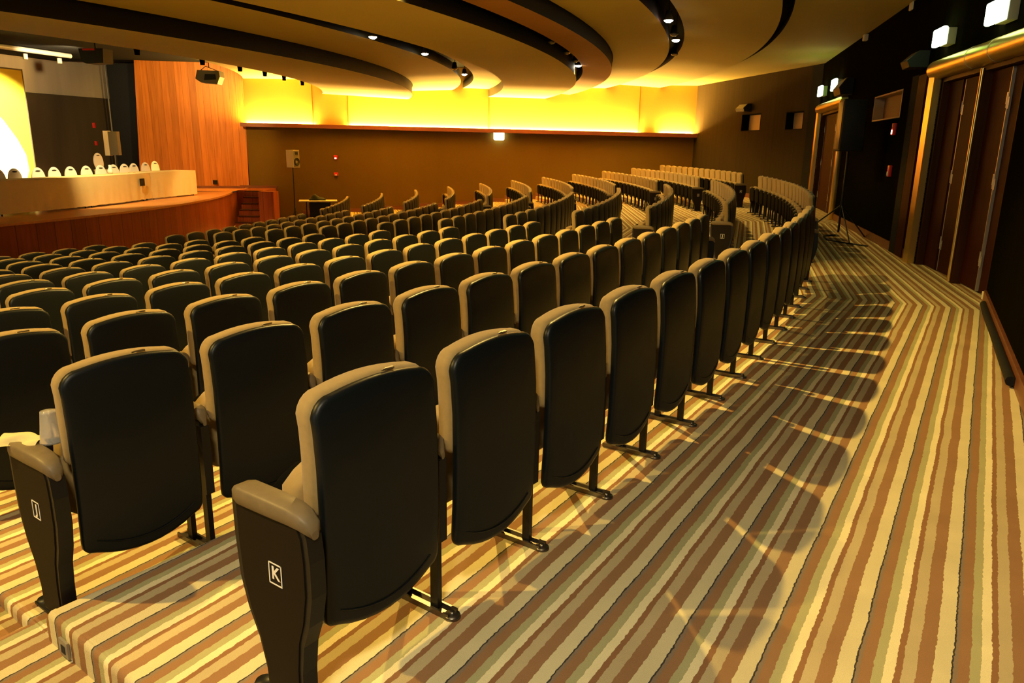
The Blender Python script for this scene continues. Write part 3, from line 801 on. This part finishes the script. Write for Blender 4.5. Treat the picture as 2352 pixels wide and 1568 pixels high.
# covered banquet chairs behind the tables
def chair_proto():
    root = empty('banquet_chair', 'x', 'chair', (0, 0, 0))
    ol = [(.165*cos(a), .72+(.29*sin(a) if sin(a) > 0 else .30*sin(a))) for a in [2*pi*i/28 for i in range(28)]]
    ol = [(x, z) for x, z in ol]
    pad(ol, lambda x, z: .02-.10*(z-.45)-.02*(x/.2)**2, lambda x, z: .065-.10*(z-.45)-.02*(x/.2)**2).build('backrest', M_chaircov, root)
    h = MB(); h.prism([(.055*cos(a), .925+.016*sin(a)) for a in [2*pi*i/14 for i in range(14)]], -.048, .030, 'y'); q = h.build('handle_hole', M_hole, root); q['label'] = 'dark oval hand hole'
    s = MB(); s.rbox(-.21, .21, .02, .44, .42, .47, .02); s.build('seat', M_chaircov, root)
    s = MB(); s.rbox(-.20, .20, .04, .43, .06, .43, .02); s.build('skirt', M_chaircov, root)
    for x in (-.18, .18):
        for y in (.06, .40): MB().tube([(x, y, 0), (x, y, .42)], .012, 6).build('leg', M_metal_blk, root)
    return root
cp = chair_proto()
cths = [-.235, -.216+.01, -.161, -.126, -.087, -.044, .0, .047, .093, .140, .219, .330]
cpos = [(16.3, t_) for t_ in cths]
for i, (R_, t_) in enumerate(cpos):
    o = cp if i == 0 else copy_tree(cp)
    p = pol(R_, t_, ZS); o.location = p; o.rotation_euler.z = -pi/2-.62+t_*.3      # turned towards the audience
    o['category'] = 'chair'; o['group'] = 'covered chairs behind the stage tables'
    lab = 'cream covered chair with oval hand hole behind the stage tables, %s from the photo left' % ORD[i]
    o['label'] = lab
o = copy_tree(cp); o.location = Vector((-14.0, 25.9, ZS+.28)); o.rotation_euler.z = -pi/2-.6
o['label'] = 'higher cream chair set back behind the line of covered chairs'; o['category'] = 'chair'
rs = MB().box(-.6, .6, -.6, .6, 0, .28).build('small_riser', M_blackbox, None, Vector((-14.0, 26.1, ZS)), -.2); tag(rs, 'low black riser carrying the set back chair on stage', 'riser')
# jug-like ornament among the chairs
f = MB(); f.lathe([(0, 0), (.06, .0), (.075, .08), (.03, .18), (.035, .24), (0, .245)], (0, 0, 0), 14)
o = f.build('white_flower_vase', M_white, None, Vector((-11.45, 21.75, .592))); tag(o, 'small white ornament standing on the long stage table', 'ornament')

# loudspeakers
def pa_speaker(name, label, loc, rz, m_side, m_front, w=.34, d_=.36, h=.60, tilt=0.0):
    t = empty(name, label, 'speaker', loc, rz)
    Rt = Matrix.Rotation(tilt, 4, 'X')
    b1 = MB(); b1.prism([(-w/2, -d_*.35), (-w/2, d_/2), (w/2, d_/2), (w/2, -d_*.35), (w*.28, -d_/2), (-w*.28, -d_/2)], 0, h, 'z', M=Rt); b1.build('cabinet', m_side, t)
    g = MB(); g.box(-w/2+.015, w/2-.015, d_/2, d_/2+.008, .015, h-.015, Rt); g.build('front_baffle', m_front, t)
    c = MB(); c.lathe([(0, .0), (.04, .0), (.12, .03), (.135, .03), (.135, .0)], (0, 0, 0), 24, M=Rt @ Matrix.Translation((0, d_/2+.006, h*.33)) @ Matrix.Rotation(-pi/2, 4, 'X') ); q = c.build('woofer', M_blackbox, t)
    c = MB(); c.box(-.075, .075, d_/2+.006, d_/2+.016, h*.74, h*.9, Rt); c.build('horn', M_blackbox, t)
    return t
def stand(name, label, loc, h, r=.55, rz=0.0, n=3):
    t = empty(name, label, 'stand', loc, rz)
    MB().tube([(0, 0, .12), (0, 0, h)], .018, 10).build('pole', M_metal_blk, t)
    MB().tube([(0, 0, .55), (0, 0, .66)], .03, 10).build('collar', M_metal_blk, t)
    for k in range(n):
        a = 2*pi*k/n; MB().tube([(0, 0, .6), (r*cos(a), r*sin(a), .015)], .012, 8).build('leg', M_metal_blk, t)
    return t
ZF = -1.42
stand('speaker_stand', 'black tripod stand carrying the beige speaker by the far wall', (-7.93, 27.5, ZF), .66-ZF, .34, .4)
pa_speaker('loudspeaker', 'beige two-way loudspeaker on a pole before the brown far wall', (-7.93, 27.5, .66), math.radians(-112), M_beige, M_greybox)
# wide beige box hanging before the black curtain
t = empty('stage_loudspeaker', 'beige boxy loudspeaker on a stand in front of the black stage curtain', 'speaker', (-14.05, 27.1, .98), 0)
b = MB(); b.box(-.30, -.13, -.05, .15, 0, .84); q = b.build('side_face', M_boxwhite, t); q['label'] = 'pale side'
b = MB(); b.box(-.13, .18, -.05, .15, .02, .82); b.build('cabinet', M_greybox, t)
stand('speaker_stand', 'thin stand under the beige stage loudspeaker', (-14.0, 27.1, ZS), .98-ZS, .3)
# hanging boxes
t = empty('hanging_projector', 'black projector box hanging from the ceiling over the stage front', 'projector', (-11.28, 21.4, 3.50), -.15)
b = MB(); b.prism([(-.30, .03), (-.36, .36), (.36, .36), (.33, .0), (-.16, -.02)], -.2, .2, 'y'); b.build('housing', M_blackbox, t)
MB().tube([(0, 0, .36), (0, 0, .9)], .02, 8).build('hanger', M_metal_blk, t)
MB().box(-.15, .2, -.33, -.3, .30, .34).build('front_rail', M_red, t)
t = empty('hanging_loudspeaker', 'grey brown loudspeaker hanging in front of the orange panelling', 'speaker', (-9.75, 25.2, 3.27), 0)
b = MB(); b.prism([(-.38, .16), (-.30, .42), (.38, .40), (.40, .22), (.30, .0), (-.20, .04)], -.2, .2, 'y'); b.build('cabinet', M_greybox, t)
b = MB(); b.prism([(-.10, .12), (-.06, .30), (.26, .30), (.28, .14)], -.215, -.2, 'y'); b.build('grille', M_blackbox, t)
b = MB(); b.tube([(-.3, 0, .4), (-.1, 0, .55), (.3, 0, .4)], .012, 6); b.tube([(0, 0, .5), (0, 0, .95)], .015, 6); b.build('bracket', M_metal_blk, t)
# lighting pipe over the stage
t = empty('lighting_pipe', 'long pale grey lighting pipe above the stage', 'pipe', (-15.8, 23.5, 4.22))
P0, P1_ = Vector((-2.4, -8.0, 0)), Vector((.80, 3.3, 0))
MB().tube([P0, P1_], .075, 12).build('pipe', M_greybox2 if 'M_greybox2' in globals() else mat('pale_steel_pipe', (.5, .48, .42), .4), t)
for k in range(5):
    c = P0+(P1_-P0)*(.52+.11*k)
    MB().lathe([(0, .0), (.07, 0), (.07, .16), (0, .16)], (c.x, c.y, -.28), 12).build('lamp_can', M_boxwhite, t)
    
# folding table with a dark bag in the far front corner
t = empty('folding_table', 'small pale topped folding table near the far front seats', 'table', (-6.85, 26.6, -1.30), math.radians(14))
b = MB(); b.rbox(-.65, .65, -.30, .30, .85, .88, .006); b.build('tabletop', M_tabletop, t)
for x in (-.4, .4): 
    for y in (-.22, .22): MB().tube([(x, y, 0), (x, y, .85)], .014, 6).build('leg', M_metal_blk, t)
b = MB(); b.box(-.30, .42, -.2, .2, .10, .80); b.build('modesty_skirt', M_blackbox, t)
b = MB(); b.grid(lambda u, v: Vector((-.28+.56*u, -.15+.3*v, .03+.13*sin(pi*u)*sin(pi*v)*(1+.5*sin(7*u)+.3*sin(5*v)))), 16, 10); 
b.box(-.28, .28, -.15, .15, 0, .035)
o = b.build('dark_bag', M_blackbox, None, Vector((-6.9, 26.7, -1.30+.88)), .3); tag(o, 'slumped dark bag lying on the pale folding table', 'bag')

# ------------------------------------------------------------------ alarms, exit signs
def alarm(loc, rz, label, lit, w=.10, h=.13):
    t = empty('fire_alarm', label, 'alarm', loc, rz)
    MB().rbox(-w/2, w/2, 0, .05, -h/2, h/2, .008).build('housing', M_red, t)
    MB().rbox(-w*.25, w*.25, .05, .06, -h*.42, -h*.05, .003).build('lens', M_redlit if lit else M_white, t)
    return t
PI_ = pi
alarm((-6.84, WY, 1.0), pi, 'upper red alarm with glowing light on the brown far wall', True, .14, .15)
alarm((-6.85, WY, .37), pi, 'lower square red alarm button on the brown far wall', False, .16, .13)
p = F2(5.02, 0.0, 1.88); alarm(p, A2, 'upper red alarm with a light on the dark right wall', True, .12, .19)
p = F2(4.93, 0.0, 1.22); alarm(p, A2, 'lower red call point on the dark right wall', False, .12, .18)
p = MXB @ Vector((8.1, -.07, 2.06)); alarm(p, atan2(-bn.y, -bn.x)+pi/2+pi, 'upper red warning light on the dark backstage boards', True, .14, .2)
p = MXB @ Vector((8.1, -.07, 1.37)); alarm(p, atan2(-bn.y, -bn.x)+pi/2+pi, 'lower red warning light on the dark backstage boards', True, .12, .16)
def exit_sign(loc, rz, label, w, h, d_, memis, side=None):
    """lit face towards local -x (seen from the seats), housing behind"""
    t = empty('exit_sign', label, 'sign', loc, rz)
    MB().rbox(0, d_, 0, w, -h/2, h/2, .006).build('housing', M_exitbox, t)
    q = MB().rbox(-.03, 0.0, .004, w-.004, -h/2+.004, h/2-.004, .012).build('lit_face', memis, t); q['label'] = 'glowing white face'
    return t
# signs stand out from the wall like flags, lit face turned to the hall and the camera
def wall_sign(s, z, label, w=.26, h=.22, d_=.16, out=.02):
    p = F2(s, out, z)
    return exit_sign(p, A2+pi, label, -w, h, -d_, M_exit) if False else _sign(p, A2, label, w, h, d_)
def _sign(p, ang, label, w, h, d_):
    t = empty('exit_sign', label, 'sign', p, ang)
    MB().rbox(-d_/2, d_/2, 0, .10, -h/2, h/2, .006).build('housing', M_exitbox, t)
    q = MB().rbox(-d_/2+.0, d_/2+.14, .10, .17, -h/2+.0, h/2+.02, .02).build('lit_face', M_exit, t); q['label'] = 'glowing white diffuser'
    return t
_sign(F2(2.62, 0, 2.965), A2, 'glowing exit light above the far half of the near doorway', .26, .20, .30)
_sign(F2(.62, 0, 2.955), A2, 'biggest glowing exit light at the top right corner', .26, .21, .34)
_sign(F2(13.2, 0, 3.02), A2, 'left glowing exit light above the distant doorway', .26, .24, .40)
_sign(F2(11.0, 0, 3.01), A2, 'right glowing exit light above the distant doorway', .26, .24, .40)
t = empty('exit_sign', 'round edged glowing exit light on the middle of the far wall', 'sign', (-.61, WY-.03, 1.90), 0)
MB().rbox(-.19, .19, -.02, .02, -.17, .17, .012).build('housing', M_exitbox, t)
q = MB().rbox(-.20, .20, -.14, -.02, -.18, .18, .05).build('lit_face', M_exit_far, t); q['label'] = 'glowing white diffuser'

# wall mounted speakers
def wedge(label, p, ang, w=.34, h=.22):
    t = empty('wall_speaker', label, 'speaker', p, ang)
    b_ = MB(); b_.prism([(.02, -h/2), (.02, h/2), (.16, h/2), (.30, -h*.1), (.26, -h/2)], -w/2, w/2, 'x'); b_.build('cabinet', M_blackbox, t)
    b_ = MB(); b_.prism([(.165, h/2-.02), (.175, h/2-.012), (.31, -h*.1+.0), (.30, -h*.1-.008)], -w/2+.02, w/2-.02, 'x'); b_.build('grille', M_greybox, t)
    return t
wedge('black wall speaker beside the near doorway header', F2(3.72, 0, 2.80), A2, .40, .22)
wedge('black wall speaker above the distant doorway corner', F2(9.6, 0, 2.86), A2, .8, .34)
wedge('dark speaker mounted over the left booth window in the back wall', F3(4.13, 0, 2.82), A3, .55, .24)
# ceiling boxes
for i, ((x, y, z), lab) in enumerate((((6.22, 12.7, 3.74), 'white box under the ceiling nearest the camera'), ((6.97, 16.0, 3.72), 'white box under the ceiling farthest along the right wall'), ((6.60, 14.2, 3.66), 'slim white detector under the ceiling between two white boxes'))):
    o = MB().rbox(-.09 if i < 2 else -.025, .09 if i < 2 else .025, -.07 if i < 2 else -.03, .07 if i < 2 else .03, -.065 if i < 2 else -.11, .05 if i < 2 else .12, .01).build('ceiling_box', M_boxwhite, None, Vector((x, y, z)), A2); tag(o, lab, 'box')
# PA speaker on tall tripod beside distant doors
tp = F2(5.75, .55, 0)
stand('speaker_stand', 'black tripod stand with splayed legs on the carpet near the distant doors', tp, 1.52, .66, 2.51)
t = empty('loudspeaker', 'large black loudspeaker on the tripod beside the distant doors', 'speaker', F2(5.75, .55, 1.52), A2)
MB().rbox(-.30, .25, -.18, .20, 0, .86, .02).build('cabinet', M_blackbox, t)
MB().rbox(-.26, .21, .20, .21, .04, .82, .004).build('grille', M_metal_blk, t)
t = empty('cable_box', 'beige electrical box with switches beside the distant door jamb', 'box', F2(9.0, 0, 2.0), A2)
MB().rbox(-.16, .24, 0, .12, -.42, .40, .01).build('housing', M_beige, t)
for z in (.28, .12, -.1): MB().rbox(-.02, .12, .12, .135, z-.04, z+.04, .004).build('switch', M_blackbox, t)
# small items by the right wall
o = MB().rbox(-.05, .05, -.035, .035, 0, .09, .006).build('door_wedge', M_boxwhite, None, F2(.16, -.06, 0.0), A2); tag(o, 'small pale box on the floor at the near door corner', 'box')
o = MB().tube([FN(9.6, .04, .05), FN(9.0, .05, .052), FN(8.2, .045, .05), FN(7.4, .05, .052), FN(6.6, .05, .05)], .035, 8).build('cable_bundle', M_blackbox); tag(o, 'glossy black cable bundle running along the near baseboard', 'cable')
# floor cable near the tripod
o = MB().tube([F2(6.3, .5, .012), F2(6.0, .75, .012), F2(5.4, .78, .012), F2(5.0, .5, .012), F2(4.7, .25, .012)], .012, 6).build('speaker_cable', M_blackbox); tag(o, 'black cable curling on the carpet at the tripod', 'cable')

# cup, napkin and outlet
cz = .636+Zr(1); cpnt = Vector((-1.585, 2.455, cz))
b = MB(); b.lathe([(.037, 0), (.039, .004), (.037, .008), (.026, .105), (.0255, .112), (.0, .1135)], (0, 0, 0), 28); b.lathe([(.035, .004), (.0245, .108), (0, .110)], (0, 0, 0), 28)
cpth = atan2(cpnt.y-CY, cpnt.x-CX); arm = pol(Rr(1)-.115, -.6405, cz)
cup = b.build('plastic_cup', M_cup, None, Vector((-1.583, 2.418, cz))); tag(cup, 'upturned clear plastic cup on the armrest of the seat marked J', 'cup')
b = MB()
b.grid(lambda u, v: Vector((-.05+.10*u+.01*sin(9*v), -.12+.20*v, .004+.012*abs(sin(6*u+4*v))+.010*sin(pi*v)*sin(5*u)-(.035*max(0, u-.55)))), 14, 18)
nap = b.build('paper_napkin', M_paper, None, pol(Rr(1)-.205, -.6405, cz+.002), -.64-pi/2+.5)
nap.scale = (.8, .8, .8); tag(nap, 'crumpled yellowish napkin draped over the J armrest beside the cup', 'napkin')
o = MB().box(-.03, .03, -.004, .004, -.03, .03).build('step_outlet', M_plate, None, pol(33.56, THL-.00062, -.078), THL); 
tag(o, 'small square outlet plate in the carpeted side of the top step', 'outlet')
MB().box(-.013, .013, -.006, -.003, -.016, .012).build('socket_hole', M_hole, o)

# ------------------------------------------------------------------ ceiling spotlights
def spot_fixture(R_, t_, z, lit, label):
    t = empty('ceiling_spotlight', label, 'spotlight', kpol(R_, t_, z))
    t['group'] = 'ceiling spotlights in the curved slots'
    MB().lathe([(0, .16), (.045, .155), (.075, .02), (.085, 0), (.078, 0)], (0, 0, 0), 16).build('can', M_lampoff if lit else M_metal_blk, t)
    MB().lathe([(0, -.04), (.04, -.034), (.07, -.015), (.08, .004)], (0, 0, 0), 16).build('lamp_face', M_lamp if lit else M_lampoff, t)
    MB().tube([(0, 0, .15), (0, 0, .5)], .008, 6).build('stem', M_metal_blk, t)
WARM = (1.0, .645, .15)
def spot_light(R_, t_, z, e, aim_R=None, size=2.3, blend=.5, col=WARM, rad=.04):
    ld = bpy.data.lights.new('spot', 'SPOT'); ld.energy = e; ld.color = col; ld.spot_size = size; ld.spot_blend = blend; ld.shadow_soft_size = rad
    o = bpy.data.objects.new('spot_lamp_light', ld); COL.objects.link(o); p = kpol(R_, t_, z-.03); o.location = p
    tgt = kpol(aim_R if aim_R else R_, t_, -1); o.rotation_euler = (tgt-p).to_track_quat('-Z', 'Y').to_euler()
LIT = [(26.82, -.309, 3.50, 'over the stage side slot, nearest of three lit'), (26.82, -.208, 3.50, 'in the stage side slot, middle of three lit'), (26.80, -.015, 3.52, 'in the stage side slot, farthest of three lit'),
       (32.36, -.300, 3.66, 'bright one in the dark red slot, nearer of the two'), (32.34, -.222, 3.66, 'bright one in the dark red slot, farther of the two'),
       (30.08, -.13, 3.46, 'bright one at the brown ceiling strip, nearer of the two'), (30.08, .075, 3.42, 'bright one at the brown ceiling strip, farther of the two')]
for R_, t_, z, lab in LIT: spot_fixture(R_, t_, z, True, 'lit ceiling spotlight '+lab)
for R_, t_, lab in ((30.08, -.273, 'unlit ceiling spotlight nearest in the slot beside the brown strip'), (30.08, -.218, 'unlit ceiling spotlight second in the slot beside the brown strip'), (30.08, -.165, 'unlit ceiling spotlight third in the slot beside the brown strip'),
                   (32.36, -.262, 'unlit ceiling spotlight between the two bright ones in the red slot'), (32.34, -.163, 'unlit ceiling spotlight farthest in the dark red slot'), (26.82, -.10, 'unlit ring shaped ceiling spotlight in the stage side slot')):
    spot_fixture(R_, t_, 3.6 if R_ > 31 else 3.46, False, lab)
for i, t_ in enumerate((-.34, -.25, -.18, -.12, -.06, .02)):
    t = empty('stage_spotlight', 'small black spotlight on front rim of lowest sail, %s towards the far wall' % ORD[i], 'spotlight', kpol(21.84, t_, 3.20), t_, 'small spotlights on the front rim of the lowest sail')
    MB().lathe([(0, 0), (.05, 0), (.06, .12), (.03, .15), (0, .15)], (0, 0, 0), 12).build('can', M_pan, t)
    MB().tube([(0, 0, .14), (0, 0, .26)], .01, 6).build('yoke', M_pan, t)
# ------------------------------------------------------------------ lights
def area(name, loc, rot, sx, sy, e, col=WARM, spread=pi):
    ld = bpy.data.lights.new(name, 'AREA'); ld.shape = 'RECTANGLE'; ld.size = sx; ld.size_y = sy; ld.energy = e; ld.color = col; ld.spread = spread
    o = bpy.data.objects.new(name, ld); COL.objects.link(o); o.location = loc; o.rotation_euler = rot; return o
COVE = (1.0, .60, .13)
for x0, x1 in ((-10.15, -7.55), (-6.3, 4.7), (5.45, 6.7)):
    xm = (x0+x1)/2; area('cove_lamp', (xm, WY-.05, zled(xm)-.05), (pi, math.atan((2.06-2.215)/17.1)*-1, 0), x1-x0, .05, 300*(x1-x0), COVE)
    area('cove_lamp', (xm, WY-.23, zled(xm)-.02), (pi+.66, math.atan((2.06-2.215)/17.1)*-1, 0), x1-x0, .05, 165*(x1-x0), COVE)
# spots in the slots (seen and, overhead, out of frame); the last is added to brighten the near aisle
for R_, t_, z, lab in LIT: spot_light(R_, t_, z, 540, R_+.4)
for R_, t_, z, e in ((32.46, -.5386, 3.72, 1350), (26.82, -.46, 3.5, 600), (26.82, -.62, 3.5, 600), (30.08, -.47, 3.46, 580), (32.35, -.05, 3.66, 470), (32.35, .08, 3.66, 470), (32.35, -.72, 3.66, 780)):
    spot_light(R_, t_, z, e, R_+.3)
# added cool fill from the left for a sheen on the seat backs

area('left_cool_fill', (-7.5, -5.0, 3.1), (Vector((-1, 6, .8))-Vector((-7.5, -5.0, 3.1))).to_track_quat('-Z', 'Y').to_euler(), 2.0, 1.4, 75, (.72, .88, 1.0))
# stage lights
def aimed(loc, tgt, e, size, col=WARM, rad=.08, blend=.5):
    ld = bpy.data.lights.new('stage_spot', 'SPOT'); ld.energy = e; ld.color = col; ld.spot_size = size; ld.spot_blend = blend; ld.shadow_soft_size = rad
    o = bpy.data.objects.new('stage_spot', ld); COL.objects.link(o); o.location = loc; o.rotation_euler = (Vector(tgt)-Vector(loc)).to_track_quat('-Z', 'Y').to_euler()
aimed((-12.0, 20.3, 3.7), (-14.8, 21.9, 1.3), 5200, 1.1, (1, .85, .45))
aimed((-10.2, 19.0, 3.7), (-12.0, 21.5, .5), 1300, 1.3, (1, .74, .34))
aimed((-10.9, 24.0, 3.9), (-12.3, 29.2, 1.9), 1250, 1.25, (1, .60, .15))
aimed((-8.2, 23.4, 3.3), (-9.7, 25.0, -.6), 500, .9, (1, .62, .22))
aimed((-13.5, 24.5, 4.0), (-17.2, 28.0, 3.2), 900, 1.5, (1, .74, .40))
# added fill above the camera, standing in for its flash; no lamp hangs there
area('rear_fill_light', (-.35, -.45, 3.72), (math.radians(22), 0, math.radians(-30)), .5, .5, 165, (1.0, .85, .56))
# green exit glow
for s_, e in ((2.62, 3), (.62, 4), (12.2, 6)):
    ld = bpy.data.lights.new('exit_glow', 'POINT'); ld.energy = e; ld.color = (.45, 1, .12); ld.shadow_soft_size = .1
    o = bpy.data.objects.new('exit_glow', ld); COL.objects.link(o); o.location = F2(s_, .30, 3.0)

# ------------------------------------------------------------------ camera and colour
cam = bpy.data.cameras.new('camera'); co = bpy.data.objects.new('camera', cam); COL.objects.link(co)
cam.sensor_width = 36; cam.sensor_fit = 'HORIZONTAL'; cam.lens = FPX/2352*36; cam.clip_start = .05; cam.clip_end = 200
fw = Vector((0, cos(PITCH), -sin(PITCH))); up0 = Vector((0, sin(PITCH), cos(PITCH))); rt0 = Vector((1, 0, 0))
rt = rt0*cos(ROLL)+up0*sin(ROLL); up = -rt0*sin(ROLL)+up0*cos(ROLL)
co.matrix_world = Matrix(((rt.x, up.x, -fw.x, 0), (rt.y, up.y, -fw.y, 0), (rt.z, up.z, -fw.z, CAMZ), (0, 0, 0, 1)))
S.camera = co
w = bpy.data.worlds.new('world'); S.world = w; w.use_nodes = True
w.node_tree.nodes['Background'].inputs[0].default_value = (.9, .75, .5, 1); w.node_tree.nodes['Background'].inputs[1].default_value = .02
S.view_settings.view_transform = 'Standard'; S.view_settings.look = 'None'; S.view_settings.gamma = 1; S.view_settings.use_curve_mapping = False
S.view_settings.exposure = 0.0
